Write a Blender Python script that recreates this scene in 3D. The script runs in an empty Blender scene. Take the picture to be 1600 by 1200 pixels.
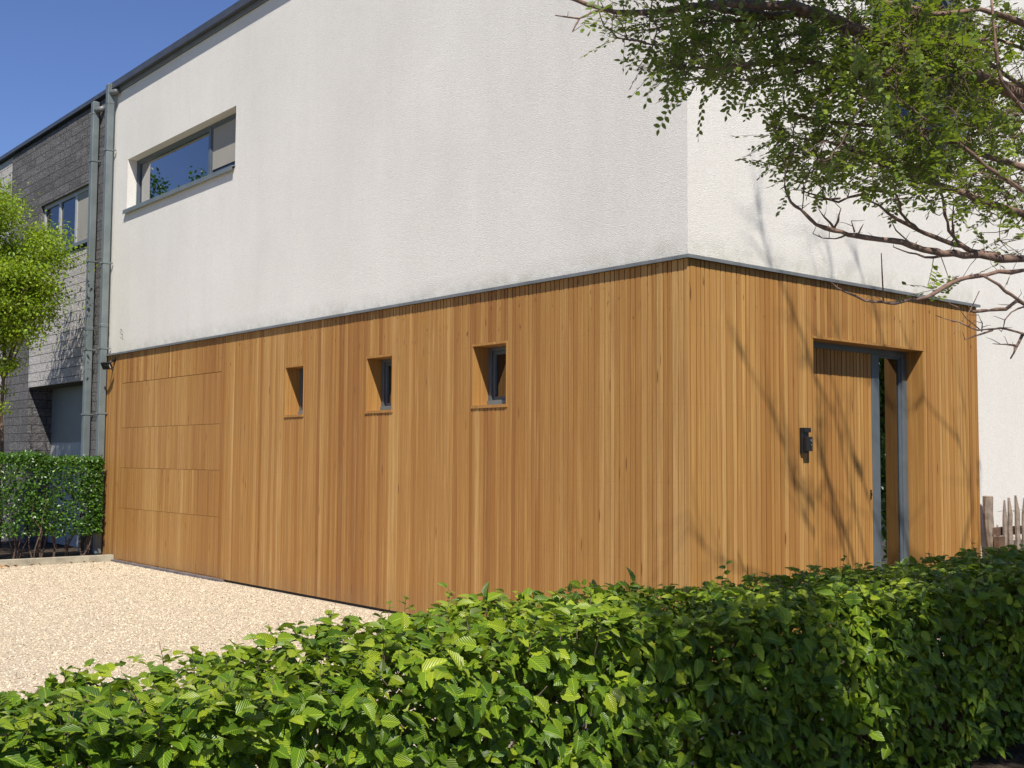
import bpy, math
import numpy as np
from mathutils import Matrix, Vector
S = bpy.context.scene
COL = S.collection
# ------------------------------------------------------------------ camera
FPX = 1814.557
YAW, PIT, ROLL = math.radians(39.874), math.radians(3.685), math.radians(0.361)
CAM = np.array([-6.3846, -5.6419, 1.5])
_F = np.array([math.sin(YAW)*math.cos(PIT), math.cos(YAW)*math.cos(PIT), math.sin(PIT)])
_R = np.array([math.cos(YAW), -math.sin(YAW), 0.0]); _U = np.cross(_R, _F)
_R2 = _R*math.cos(ROLL)+_U*math.sin(ROLL); _U2 = -_R*math.sin(ROLL)+_U*math.cos(ROLL)
cd = bpy.data.cameras.new('camera'); cam = bpy.data.objects.new('camera', cd); COL.objects.link(cam)
cd.sensor_width = 36; cd.lens = 36*FPX/1600; cd.clip_end = 2000; cd.clip_start = 0.05
cam.matrix_world = Matrix([[_R2[i], _U2[i], -_F[i], CAM[i]] for i in range(3)]+[[0, 0, 0, 1]])
S.camera = cam
# ------------------------------------------------------------------ light
SUN = np.array([-0.4209, -0.6443, 1.0])          # towards the sun
elev = math.atan2(1, math.hypot(SUN[0], SUN[1]))
az = math.atan2(SUN[0], SUN[1])                  # clockwise from +Y
w = bpy.data.worlds.new('World'); S.world = w; w.use_nodes = True
nt = w.node_tree; bg = nt.nodes['Background']
sky = nt.nodes.new('ShaderNodeTexSky'); sky.sky_type = 'NISHITA'; sky.sun_disc = False
sky.sun_elevation = elev; sky.sun_rotation = az
sky.air_density = 1.0; sky.dust_density = 0.0; sky.ozone_density = 3.0
tn = nt.nodes.new('ShaderNodeMix'); tn.data_type = 'RGBA'; tn.blend_type = 'MULTIPLY'; tn.inputs[0].default_value = 1; tn.inputs[7].default_value = (.96, 1.03, 1.40, 1)
nt.links.new(sky.outputs[0], tn.inputs[6]); nt.links.new(tn.outputs[2], bg.inputs[0]); bg.inputs[1].default_value = 0.058
sl = bpy.data.lights.new('sun', 'SUN'); sl.energy = 5.0; sl.angle = math.radians(0.55); sl.color = (1, .94, .85)
so = bpy.data.objects.new('sun', sl); COL.objects.link(so)
so.rotation_euler = Vector(SUN).to_track_quat('Z', 'Y').to_euler()
S.view_settings.view_transform = 'Standard'; S.view_settings.look = 'None'
S.view_settings.exposure = 0.50; S.view_settings.gamma = 1

def ray(u, v):
    return _F+_R2*(u-800)/FPX-_U2*(v-600)/FPX
def on_y(u, v, y):
    d = ray(u, v); return CAM+d*(y-CAM[1])/d[1]
def project(P):
    d = np.asarray(P)-CAM; f = d@_F
    return np.stack([800+FPX*(d@_R2)/f, 600-FPX*(d@_U2)/f, f], -1)

# ------------------------------------------------------------------ tags, helpers
def tag(o, label=None, cat=None, group=None, kind=None):
    if label: o['label'] = label
    if cat: o['category'] = cat
    if group: o['group'] = group
    if kind: o['kind'] = kind
    return o
def empty(name, loc, label, cat, group=None):
    o = bpy.data.objects.new(name, None); COL.objects.link(o); o.location = loc
    o.empty_display_size = .2
    return tag(o, label, cat, group)
def link(name, me, mat, parent=None):
    o = bpy.data.objects.new(name, me); COL.objects.link(o)
    if mat: me.materials.append(mat)
    if parent is not None:
        o.parent = parent; o.matrix_parent_inverse = Matrix.Translation(parent.location).inverted() if parent.parent is None else parent_inv(parent)
    return o
def parent_inv(p):
    l = Vector((0, 0, 0)); q = p
    while q is not None:
        if q.type == 'EMPTY': l = l+q.location
        q = q.parent
    return Matrix.Identity(4) if p.type != 'EMPTY' else Matrix.Translation(l).inverted()
class MB:
    def __init__(s): s.v = []; s.f = []; s.c = []
    def add(s, vs, fs, col=(.5, .5, .5, 1)):
        n = len(s.v); s.v += [tuple(a) for a in vs]; s.f += [tuple(n+i for i in f) for f in fs]; s.c += [col]*len(vs); return s
    def box(s, x0, x1, y0, y1, z0, z1, col=(.5, .5, .5, 1)):
        x0, x1 = sorted((x0, x1)); y0, y1 = sorted((y0, y1)); z0, z1 = sorted((z0, z1))
        return s.add([(x0, y0, z0), (x1, y0, z0), (x1, y1, z0), (x0, y1, z0), (x0, y0, z1), (x1, y0, z1), (x1, y1, z1), (x0, y1, z1)],
                     [(0, 3, 2, 1), (4, 5, 6, 7), (0, 1, 5, 4), (1, 2, 6, 5), (2, 3, 7, 6), (3, 0, 4, 7)], col)
    def tube(s, pts, rad, n=8, cap=True, col=(.5, .5, .5, 1)):
        pts = [np.array(q, float) for q in pts]; rings = []; up = np.array([0.13, 0.21, .97])
        for i, q in enumerate(pts):
            t = pts[min(i+1, len(pts)-1)]-pts[max(i-1, 0)]; t = t/(np.linalg.norm(t)+1e-9)
            a = np.cross(t, up)
            if np.linalg.norm(a) < .05: a = np.cross(t, [1, 0, 0])
            a /= np.linalg.norm(a); b = np.cross(t, a); up = b if i else up
            up = np.array([0.13, 0.21, .97])
            r = rad[i] if hasattr(rad, '__len__') else rad
            rings.append([q+r*(a*math.cos(2*math.pi*k/n)+b*math.sin(2*math.pi*k/n)) for k in range(n)])
        fs = []
        for i in range(len(pts)-1):
            for k in range(n):
                fs.append((i*n+k, i*n+(k+1) % n, (i+1)*n+(k+1) % n, (i+1)*n+k))
        if cap: fs += [tuple(range(n))[::-1], tuple((len(pts)-1)*n+k for k in range(n))]
        return s.add([q for r_ in rings for q in r_], fs, col)
    def build(s, name, mat, parent=None, smooth=False, bevel=0):
        me = bpy.data.meshes.new(name); me.from_pydata(s.v, [], s.f)
        a = me.color_attributes.new('col', 'FLOAT_COLOR', 'POINT'); a.data.foreach_set('color', np.array(s.c, np.float32).ravel())
        if smooth: me.shade_smooth()
        o = link(name, me, mat, parent)
        if bevel:
            b = o.modifiers.new('bevel', 'BEVEL'); b.width = bevel; b.segments = 2; b.limit_method = 'ANGLE'
        return o
def instmesh(name, tv, tf, uv, R, T, Sc, rnd, mat, parent=None):
    """many small leaf/stone faces joined into one mesh: template tv/tf placed by rotation R, position T, scale Sc"""
    n, nv = len(T), len(tv); tv = np.asarray(tv, float); tf = np.asarray(tf)
    V = np.einsum('nij,vj->nvi', R, tv)*Sc[:, None, None]+T[:, None, :]
    F = (tf[None]+(np.arange(n)*nv)[:, None, None]).reshape(-1, tf.shape[1])
    me = bpy.data.meshes.new(name); me.vertices.add(n*nv); me.vertices.foreach_set('co', V.astype(np.float32).ravel())
    k = F.shape[1]; me.loops.add(F.size); me.loops.foreach_set('vertex_index', F.astype(np.int32).ravel())
    me.polygons.add(len(F)); me.polygons.foreach_set('loop_start', (np.arange(len(F))*k).astype(np.int32))
    a = me.color_attributes.new('col', 'FLOAT_COLOR', 'POINT')
    C = np.zeros((n, nv, 4), np.float32); C[:, :, 0:2] = np.asarray(uv)[None]; C[:, :, 2] = rnd[:, 0:1]; C[:, :, 3] = rnd[:, 1:2]
    a.data.foreach_set('color', C.ravel()); me.update(calc_edges=True); me.validate(); me.shade_smooth()
    return link(name, me, mat, parent)
def rots(d, nrm):
    """rotation matrices: local +Y along d (leaf tip), local +Z close to nrm"""
    d = d/np.linalg.norm(d, axis=1, keepdims=True); x = np.cross(d, nrm); x /= np.linalg.norm(x, axis=1, keepdims=True)+1e-9
    z = np.cross(x, d); return np.stack([x, d, z], -1)

# ------------------------------------------------------------------ materials
class MT:
    def __init__(s, name, rough=.6, metal=0, spec=.5):
        s.m = bpy.data.materials.new(name); s.m.use_nodes = True; s.t = s.m.node_tree
        s.p = s.t.nodes['Principled BSDF']; s.out = s.t.nodes['Material Output']
        s.p.inputs['Roughness'].default_value = rough; s.p.inputs['Metallic'].default_value = metal
        s.p.inputs['Specular IOR Level'].default_value = spec
    def n(s, typ, **kw):
        nd = s.t.nodes.new('ShaderNode'+typ); ins = kw.pop('ins', {})
        for k, v in kw.items(): setattr(nd, k, v)
        for k, v in ins.items(): s.set(nd.inputs[k], v)
        return nd
    def set(s, sock, v):
        if hasattr(v, 'is_output') or isinstance(v, bpy.types.NodeSocket): s.t.links.new(v, sock)
        elif isinstance(v, bpy.types.Node): s.t.links.new(v.outputs[0], sock)
        else: sock.default_value = v
    def math(s, op, a, b=0.0, c=0.0, clamp=False):
        nd = s.n('Math', operation=op, use_clamp=clamp); s.set(nd.inputs[0], a); s.set(nd.inputs[1], b); s.set(nd.inputs[2], c); return nd.outputs[0]
    def mix(s, f, a, b, typ='MIX'):
        nd = s.n('Mix', data_type='RGBA', blend_type=typ); s.set(nd.inputs[0], f); s.set(nd.inputs[6], a); s.set(nd.inputs[7], b); return nd.outputs[2]
    def pos(s): return s.n('TexCoord').outputs['Object']
    def scale(s, vec, k, off=None):
        nd = s.n('VectorMath', operation='MULTIPLY_ADD'); s.set(nd.inputs[0], vec); nd.inputs[1].default_value = k
        if off is not None: s.set(nd.inputs[2], off)
        return nd.outputs[0]
    def noise(s, vec, sc=1., det=3, rough=.5, dist=0):
        nd = s.n('TexNoise'); s.set(nd.inputs['Vector'], vec); nd.inputs['Scale'].default_value = sc
        nd.inputs['Detail'].default_value = det; nd.inputs['Roughness'].default_value = rough; nd.inputs['Distortion'].default_value = dist
        return nd.outputs[0]
    def ramp(s, f, stops):
        nd = s.n('ValToRGB'); s.set(nd.inputs[0], f); el = nd.color_ramp.elements
        while len(el) < len(stops): el.new(.5)
        for e, (q, c) in zip(el, stops):
            e.position = q; e.color = (*c, 1) if len(c) == 3 else c
        return nd.outputs[0]
    def rng(s, v, a, b, c, d):
        nd = s.n('MapRange'); s.set(nd.inputs[0], v); nd.inputs[1].default_value = a; nd.inputs[2].default_value = b
        nd.inputs[3].default_value = c; nd.inputs[4].default_value = d; return nd.outputs[0]
    def bump(s, h, dist, st=1.0, normal=None):
        nd = s.n('Bump'); s.set(nd.inputs['Height'], h); nd.inputs['Distance'].default_value = dist; nd.inputs['Strength'].default_value = st
        if normal is not None: s.set(nd.inputs['Normal'], normal)
        return nd.outputs[0]
    def base(s, c): s.set(s.p.inputs['Base Color'], c)
    def norm(s, c): s.set(s.p.inputs['Normal'], c)
def V4(*a): return (*a, 1.0)
def grey(v): return (v, v, v)

def mat_stucco():
    m = MT('white_render', .92, spec=.2); p = m.pos()
    big = m.noise(p, .55, 5, .6); mid = m.noise(m.scale(p, (3.2, 3.2, .45)), 1, 4, .6); fine = m.noise(p, 55, 3, .7)
    c = m.ramp(big, [(.3, (.705, .68, .63)), (.7, (.78, .757, .705))])
    c = m.mix(m.rng(mid, .45, .75, 0, .16), c, V4(.53, .51, .475))
    c = m.mix(m.rng(fine, .35, .7, .28, 0), c, V4(.40, .375, .34))
    sep = m.n('SeparateXYZ'); m.set(sep.inputs[0], p)
    low = m.math('MULTIPLY', m.rng(sep.outputs[2], 3.0, 3.20, 1, 0), m.math('LESS_THAN', m.math('ADD', sep.outputs[0], m.math('MULTIPLY', m.math('LESS_THAN', sep.outputs[2], 2.9), 50)), 4.12)); dirt = m.math('MULTIPLY', low, m.rng(m.noise(p, 6, 5, .7), .35, .65, 0, .6))
    c = m.mix(dirt, c, V4(.36, .35, .27)); m.base(c)
    vor = m.n('TexVoronoi', ins={'Vector': p, 'Scale': 165.0}); h = m.math('ADD', m.noise(p, 130, 3, .7), m.math('MULTIPLY', vor.outputs['Distance'], .55))
    m.norm(m.bump(h, .0048, .95)); return m.m
def mat_wood(name='larch_boards', board=True):
    m = MT(name, .62, spec=.28); p = m.pos()
    a = m.n('Attribute', attribute_name='col'); sep = m.n('SeparateColor'); m.set(sep.inputs[0], a.outputs['Color'])
    tone, hue, seed = sep.outputs[0], sep.outputs[1], sep.outputs[2]
    off = m.n('CombineXYZ'); m.set(off.inputs[0], m.math('MULTIPLY', seed, 37.)); m.set(off.inputs[1], m.math('MULTIPLY', seed, 53.)); m.set(off.inputs[2], m.math('MULTIPLY', seed, 71.))
    c = m.ramp(tone, [(0, (.195, .079, .020)), (.3, (.330, .165, .042)), (.6, (.405, .230, .066)), (1, (.55, .350, .125))])
    c = m.mix(m.math('MULTIPLY', hue, .45), c, V4(.45, .240, .050))
    g1 = m.noise(m.scale(p, (38, 38, .7), off), 1, 4, .6, .6)
    c = m.mix(m.rng(g1, .3, .7, .62, 0), c, V4(.24, .095, .026))
    c = m.mix(m.rng(g1, .55, .8, 0, .4), c, V4(.63, .40, .18))
    g2 = m.noise(m.scale(p, (230, 230, 3), off), 1, 2, .5)
    c = m.mix(m.rng(g2, .35, .65, .36, 0), c, V4(.22, .10, .035))
    blot = m.noise(m.scale(p, (7, 7, 1.6), off), 1, 3, .6)
    c = m.mix(m.rng(blot, .58, .8, 0, .45), c, V4(.27, .12, .04))
    kn = m.n('TexVoronoi'); m.set(kn.inputs['Vector'], m.scale(p, (11, 11, 1.4), off)); kn.inputs['Scale'].default_value = 1
    k = m.rng(kn.outputs['Distance'], .045, .10, .8, 0); c = m.mix(k, c, V4(.10, .035, .012))
    s3 = m.n('SeparateXYZ'); m.set(s3.inputs[0], p)
    if board:   # rows of rusty nail heads
        fr = m.math('FRACT', m.math('MULTIPLY', m.math('ADD', s3.outputs[2], .12), 1/.58)); nail = m.rng(m.math('ABSOLUTE', m.math('SUBTRACT', fr, .5)), .002, .006, .30, 0)
        nn = m.rng(m.noise(m.scale(p, (60, 60, 0.)), 1, 1), .50, .58, 0, 1)
        c = m.mix(m.math('MULTIPLY', nail, nn), c, V4(.12, .05, .02))
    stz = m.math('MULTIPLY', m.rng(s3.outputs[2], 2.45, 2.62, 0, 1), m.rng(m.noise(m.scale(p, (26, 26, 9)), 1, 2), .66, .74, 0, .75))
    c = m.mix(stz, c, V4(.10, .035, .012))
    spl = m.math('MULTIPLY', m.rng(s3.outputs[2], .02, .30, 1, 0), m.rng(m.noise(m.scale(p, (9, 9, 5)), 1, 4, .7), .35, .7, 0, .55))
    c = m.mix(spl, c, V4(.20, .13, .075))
    m.base(c); m.norm(m.bump(m.math('ADD', g2, m.math('MULTIPLY', g1, .5)), .0012, .5)); return m.m
def mat_simple(name, col, rough=.5, metal=0, var=.15, sc=8, bump=0, spec=.5):
    m = MT(name, rough, metal, spec); p = m.pos(); n = m.noise(p, sc, 4, .6)
    d = tuple(c*(1-var) for c in col); e = tuple(min(1, c*(1+var)) for c in col)
    m.base(m.ramp(n, [(.3, d), (.7, e)]))
    if bump: m.norm(m.bump(m.noise(p, sc*8, 4, .6), bump))
    m.set(m.p.inputs['Roughness'], m.rng(n, .3, .7, rough*.85, min(1, rough*1.15))); return m.m
def mat_glass(name='window_glass', tint=(.55, .6, .6), refl=1.0):
    m = MT(name); t = m.n('BsdfTransparent', ins={'Color': V4(*tint)}); g = m.n('BsdfGlossy', ins={'Roughness': .01, 'Color': V4(.95, .97, 1)})
    fr = m.n('Fresnel', ins={'IOR': 1.75}); f = m.math('MULTIPLY', fr.outputs[0], refl, clamp=True)
    mx = m.n('MixShader'); m.set(mx.inputs[0], f); m.set(mx.inputs[1], t); m.set(mx.inputs[2], g); m.t.links.new(mx.outputs[0], m.out.inputs[0]); return m.m
def mat_stone(name, ca, cb, course, length, mortar, dk=.75):
    m = MT(name, .9, spec=.25); p = m.pos(); s = m.n('SeparateXYZ'); m.set(s.inputs[0], p)
    cv = m.n('CombineXYZ'); m.set(cv.inputs[0], m.math('ADD', s.outputs[1], s.outputs[0])); m.set(cv.inputs[1], s.outputs[2])
    b = m.n('TexBrick', offset=.5); m.set(b.inputs['Vector'], cv.outputs[0]); b.inputs['Scale'].default_value = 1
    b.inputs['Brick Width'].default_value = length; b.inputs['Row Height'].default_value = course; b.inputs['Mortar Size'].default_value = .006
    b.inputs['Color1'].default_value = V4(*ca); b.inputs['Color2'].default_value = V4(*cb); b.inputs['Mortar'].default_value = V4(*mortar); b.inputs['Mortar Smooth'].default_value = .1
    n = m.noise(p, 24, 5, .75); n2 = m.noise(p, 60, 3, .7)
    c = m.mix(m.rng(n, .35, .62, dk, 0), b.outputs[0], V4(*[x*.35 for x in ca])); c = m.mix(m.rng(n2, .55, .7, 0, .5), c, V4(*[min(1, x*1.7) for x in cb]))
    m.base(c); h = m.math('ADD', m.math('MULTIPLY', n, 1.6), m.math('MULTIPLY', b.outputs['Fac'], -1.0))
    m.norm(m.bump(h, .045, 1)); return m.m
def mat_leaf(name, dark, mid, light, trans, tw=.35, veins=9, rough=.42):
    m = MT(name, rough, spec=.45); a = m.n('Attribute', attribute_name='col'); s = m.n('SeparateColor'); m.set(s.inputs[0], a.outputs['Color'])
    u, v, r1, r2 = s.outputs[0], s.outputs[1], s.outputs[2], a.outputs['Alpha']
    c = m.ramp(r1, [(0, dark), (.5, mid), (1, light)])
    if veins:
        au = m.math('ABSOLUTE', m.math('SUBTRACT', u, .5)); t = m.math('FRACT', m.math('MULTIPLY', m.math('SUBTRACT', v, m.math('MULTIPLY', au, .9)), veins))
        tri = m.math('ABSOLUTE', m.math('SUBTRACT', t, .5)); c = m.mix(m.rng(tri, 0, .5, .34, 0), c, V4(*[x*.45 for x in mid]))
        c = m.mix(m.rng(au, .0, .04, .45, 0), c, V4(*[min(1, x*1.8) for x in light])); m.norm(m.bump(tri, .004, 1))
    geo = m.n('NewGeometry'); c2 = m.mix(m.math('MULTIPLY', geo.outputs['Backfacing'], .45), c, V4(*[.5*x+.09 for x in light])); m.base(c2)
    tr = m.n('BsdfTranslucent'); m.set(tr.inputs[0], m.mix(r2, V4(*trans), V4(*[x*.7 for x in trans])))
    mx = m.n('MixShader'); mx.inputs[0].default_value = tw; m.set(mx.inputs[1], m.p); m.set(mx.inputs[2], tr); m.t.links.new(mx.outputs[0], m.out.inputs[0]); return m.m

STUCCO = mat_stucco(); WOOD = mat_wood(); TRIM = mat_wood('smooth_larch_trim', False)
ALU = mat_simple('grey_aluminium', (.085, .105, .12), .38, .0, .12, 5)
ZINC = mat_simple('zinc_flashing', (.15, .16, .162), .5, .1, .18, 6)
PIPE = mat_simple('grey_pipe', (.135, .16, .162), .45, .1, .16, 3)
BLACKM = mat_simple('black_membrane', (.02, .018, .016), .8)
BLACKP = mat_simple('black_plastic', (.012, .012, .013), .35, 0, .2)
DARKCAP = mat_simple('dark_roof_edge', (.07, .075, .085), .4, .3, .2)
CONC = mat_simple('concrete', (.30, .275, .21), .9, 0, .3, 9, .003)
THRESH = mat_simple('threshold_stone', (.13, .115, .12), .85, 0, .3, 9, .002)
ROOM = mat_simple('interior_plaster', (.25, .23, .21), .9)
BLIND = mat_simple('beige_blind', (.29, .27, .235), .85, 0, .05, 3)
CURT = mat_simple('cream_curtain', (.55, .50, .42), .9, 0, .08, 12)
GLASSD = mat_glass('dim_glass', (.25, .27, .28), .9); GLASS = mat_glass(); GLASSR = mat_glass('reflective_glass', (.30, .34, .36), 2.4)
STONED = mat_stone('dark_split_stone', (.15, .145, .147), (.24, .23, .23), .145, .5, (.03, .03, .03), .8)
STONEL = mat_stone('light_split_stone', (.58, .55, .53), (.66, .63, .61), .145, 1.1, (.08, .075, .075), .45)
BARKD = mat_simple('bark', (.135, .095, .072), .9, 0, .45, 30, .004, .2)
BARKL = mat_simple('reddish_bark', (.20, .13, .10), .85, 0, .45, 35, .004, .2)
OLDWOOD = mat_simple('weathered_chestnut', (.24, .19, .15), .9, 0, .35, 14, .003, .2)
BROWNW = mat_simple('brown_timber', (.12, .075, .05), .8, 0, .3, 12, .002, .2)

# ------------------------------------------------------------------ ground (setting)
def mat_gravel():
    m = MT('beige_gravel', .9, spec=.2); p = m.pos(); v = m.n('TexVoronoi', ins={'Vector': p, 'Scale': 75.0})
    sc = m.n('SeparateColor'); m.set(sc.inputs[0], v.outputs['Color'])
    c = m.ramp(sc.outputs[0], [(0, (.36, .285, .195)), (.5, (.51, .425, .305)), (1, (.60, .52, .395))])
    c = m.mix(m.rng(m.noise(p, 1.1, 4, .6), .45, .75, 0, .35), c, V4(.42, .35, .28)); m.base(c)
    m.norm(m.bump(m.math('ADD', m.math('MULTIPLY', v.outputs['Distance'], -1), m.noise(p, 30, 3)), .012, 1)); return m.m
def mat_soil():
    m = MT('dark_soil', .95, spec=.1); p = m.pos(); n = m.noise(p, 20, 6, .7); m.base(m.ramp(n, [(.35, (.03, .022, .016)), (.7, (.10, .075, .055))])); m.norm(m.bump(n, .03)); return m.m
def mat_paving():
    m = MT('grey_pavement', .9, spec=.2); p = m.pos(); b = m.n('TexBrick'); m.set(b.inputs['Vector'], p); b.inputs['Scale'].default_value = 1
    b.inputs['Brick Width'].default_value = .3; b.inputs['Row Height'].default_value = .3; b.inputs['Mortar Size'].default_value = .004
    b.inputs['Color1'].default_value = V4(.2, .19, .18); b.inputs['Color2'].default_value = V4(.25, .24, .23); b.inputs['Mortar'].default_value = V4(.06, .06, .055)
    m.base(m.mix(m.rng(m.noise(p, 3, 5), .4, .7, 0, .4), b.outputs[0], V4(.12, .115, .1))); m.norm(m.bump(m.noise(p, 60, 3), .002)); return m.m
def sheet(name, x0, x1, y0, y1, z, mat):
    m = MB(); m.add([(x0, y0, z), (x1, y0, z), (x1, y1, z), (x0, y1, z)], [(0, 1, 2, 3)]); return tag(m.build(name, mat), kind='structure')
GRAV = mat_gravel()
sheet('ground', -700, 700, -700, 700, -.03, mat_simple('rough_grass', (.06, .09, .03), .95, 0, .5, 1.5, .01))
sheet('gravel_drive', -14, 12, -1.75, 10.86, .0, GRAV)
sheet('flower_bed', -14, 3, 10.95, 15.5, .02, mat_soil())
sheet('soil_strip', -14, 12, -2.95, -1.75, .004, mat_soil())
sheet('pavement', -40, 40, -7.2, -2.95, .01, mat_paving())
sheet('road', -200, 200, -15, -7.3, -.02, mat_simple('asphalt', (.05, .05, .05), .9, 0, .25, 12, .003))
m = MB(); m.box(-14, -.005, 10.86, 10.95, -.05, .095); tag(m.build('kerb', CONC, bevel=.006), kind='structure')

# ------------------------------------------------------------------ wall with openings
def wall_mb(plane, off, thick, u0, u1, z0, z1, holes, rounds=()):
    """plane 'A': x=off, u runs along y, inside is +x.  plane 'B': y=off, u runs along x, inside is +y"""
    mb = MB()
    us = sorted({u0, u1, *[h[0] for h in holes], *[h[1] for h in holes], *[c[0]+s*c[2]*1.15 for c in rounds for s in (-1, 1)]})
    zs = sorted({z0, z1, *[h[2] for h in holes], *[h[3] for h in holes], *[c[1]+s*c[2]*1.15 for c in rounds for s in (-1, 1)]})
    P = (lambda u, z, d: (off+d, u, z)) if plane == 'A' else (lambda u, z, d: (u, off+d, z))
    def filled(i, j):
        if i < 0 or j < 0 or i >= len(us)-1 or j >= len(zs)-1: return False
        cu, cz = (us[i]+us[i+1])/2, (zs[j]+zs[j+1])/2
        return not any(h[0] < cu < h[1] and h[2] < cz < h[3] for h in holes)
    for i in range(len(us)-1):
        for j in range(len(zs)-1):
            if not filled(i, j): continue
            a, b, c, d = us[i], us[i+1], zs[j], zs[j+1]
            rd = [q for q in rounds if abs((a+b)/2-q[0]) < .01 and abs((c+d)/2-q[1]) < .01]
            if rd:
                q = rd[0]; N = 48
                for k in range(N):
                    t0, t1 = 2*math.pi*k/N, 2*math.pi*(k+1)/N
                    def sq(t):
                        cx, cy = math.cos(t), math.sin(t); s = 1/max(abs(cx), abs(cy)); return q[0]+cx*s*(b-a)/2, q[1]+cy*s*(d-c)/2
                    def ci(t): return q[0]+q[2]*math.cos(t), q[1]+q[2]*math.sin(t)
                    for dd in (0, thick): mb.add([P(*sq(t0), dd), P(*sq(t1), dd), P(*ci(t1), dd), P(*ci(t0), dd)], [(0, 1, 2, 3)])
                    mb.add([P(*ci(t0), 0), P(*ci(t1), 0), P(*ci(t1), thick), P(*ci(t0), thick)], [(0, 1, 2, 3)])
            else:
                for dd in (0, thick): mb.add([P(a, c, dd), P(b, c, dd), P(b, d, dd), P(a, d, dd)], [(0, 1, 2, 3)])
            for (di, dj, e) in ((-1, 0, (a, c, a, d)), (1, 0, (b, c, b, d)), (0, -1, (a, c, b, c)), (0, 1, (a, d, b, d))):
                if not filled(i+di, j+dj):
                    mb.add([P(e[0], e[1], 0), P(e[2], e[3], 0), P(e[2], e[3], thick), P(e[0], e[1], thick)], [(0, 1, 2, 3)])
    return mb
rw = np.random.default_rng(11)
VAR = [1.3]
def tone_of(u, base=.48, hue=.35):
    t = base+.13*math.sin(u*2.1+1)+.10*math.sin(u*5.3)+rw.normal(0, .12)*VAR[0]; k = rw.random()
    if k < .09: t -= .28*VAR[0]
    elif k < .20: t += .22*VAR[0]
    return min(max(t, 0), 1), min(max(hue+rw.normal(0, .22), 0), 1)
def boards(mb, plane, off, u0, u1, z0, z1, holes, base=.48, hue=.35, thick=.02, mean=.062, gap=.0045, jit=.0018):
    cuts = sorted({u0, u1, *[h[0] for h in holes if u0 < h[0] < u1], *[h[1] for h in holes if u0 < h[1] < u1]})
    for a, b in zip(cuts[:-1], cuts[1:]):
        n = max(1, round((b-a)/mean)); wd = rw.uniform(.72, 1.25, n); wd = wd/wd.sum()*(b-a); u = a
        for w_ in wd:
            c = u+w_/2; segs = [(z0, z1)]
            for h in holes:
                if h[0] < c < h[1]:
                    ns = []
                    for s0, s1 in segs:
                        if h[2] > s0: ns.append((s0, min(h[2], s1)))
                        if h[3] < s1: ns.append((max(h[3], s0), s1))
                    segs = [q for q in ns if q[1]-q[0] > .01]
            for s0, s1 in segs:
                t, hh = tone_of(c, base, hue); d = off+rw.uniform(0, jit)
                if plane == 'A' and 1.9 < s1 < 2 and (2.20 < c < 2.40 or 4.02 < c < 4.10): t = .12+.1*rw.random()   # darker replacement boards under two windows
                col = (t, hh, rw.random(), 1)
                if plane == 'A': mb.box(d, off+thick, u+gap/2, u+w_-gap/2, s0, s1, col)
                else: mb.box(u+gap/2, u+w_-gap/2, d, off+thick, s0, s1, col)
            u += w_
    return mb
# ------------------------------------------------------------------ white house
house = empty('white_house', (0, 0, 0), 'white rendered house with a honey timber clad ground floor', 'house')
HZ, CZ = 6.93, 2.975
SW = [(5.555, 5.968, 1.962, 2.522), (3.828, 4.300, 1.962, 2.522), (2.068, 2.557, 1.962, 2.522)]
UW = (7.39, 10.84, 5.11, 5.84); GD = (7.575, 10.745, .045, 2.55); DR = (1.493, 3.175, -.02, 2.513); RC = (3.42, 5.2, .97)
XE = 4.13
wall_mb('A', .03, .30, .03, 11.52, -.05, HZ, [(UW[0], UW[1], UW[2]-.045, UW[3])]+[(a, b, c, d) for a, b, c, d in SW]).build('wall', STUCCO, house)
wb = wall_mb('B', .03, .30, .3302, 13, -.05, 4.0, [DR]); wb2 = wall_mb('B', .03, .30, .3302, 13, 4.0, HZ, [], [RC]); wb.add(wb2.v, wb2.f); wb.build('wall', STUCCO, house)
m = MB(); m.box(12.7, 13, .34, 11.5, -.05, HZ-.01); m.box(.34, 12.69, 11.2, 11.5, -.05, HZ-.01); m.build('back_wall', STUCCO, house)
m = MB(); m.box(.35, 12.6, .35, 11.1, .0, .03); m.box(.35, 12.6, .35, 11.1, 2.75, 2.95); m.build('floor', ROOM, house)
m = MB(); m.box(3.6, 3.75, .35, 11.1, .04, HZ-.02); m.build('inner_wall', ROOM, house)
m = MB(); m.box(.02, 13.02, .02, 11.53, HZ, 7.05); m.build('roof', DARKCAP, house)
m = MB(); m.box(-.001, .0195, -.001, 11.53, HZ+.002, 6.99); m.box(.0197, 13.02, -.001, .0195, HZ+.002, 6.99); m.build('fascia', ZINC, house)
m = MB(); m.box(-.065, .05, -.065, 11.56, 6.985, 7.085); m.box(.0505, 13.05, -.065, .05, 6.985, 7.085); m.build('roof_edge', DARKCAP, house, bevel=.006)
# cladding
m = MB()
boards(m, 'A', 0, .0, 11.65, .03, CZ, [GD]+SW, base=.50, hue=.24, gap=.0085, mean=.056)
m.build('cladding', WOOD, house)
m = MB()
boards(m, 'B', 0, .0205, XE, .03, CZ, [DR], base=.56, hue=.60, gap=.0088, mean=.058)  # more direct sun on this wall is put into the board colour
m.build('cladding', WOOD, house)['label'] = 'timber cladding round the entrance, more direct sun put into its colour'
bk = wall_mb('A', .0205, .009, .0215, 11.64, .0, CZ-.004, [(a, b, c, d) for a, b, c, d in SW]); bk.build('membrane', BLACKM, house)
bk = wall_mb('B', .0205, .009, .0215, XE-.004, .0, CZ-.004, [DR]); bk.build('membrane', BLACKM, house)
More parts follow.
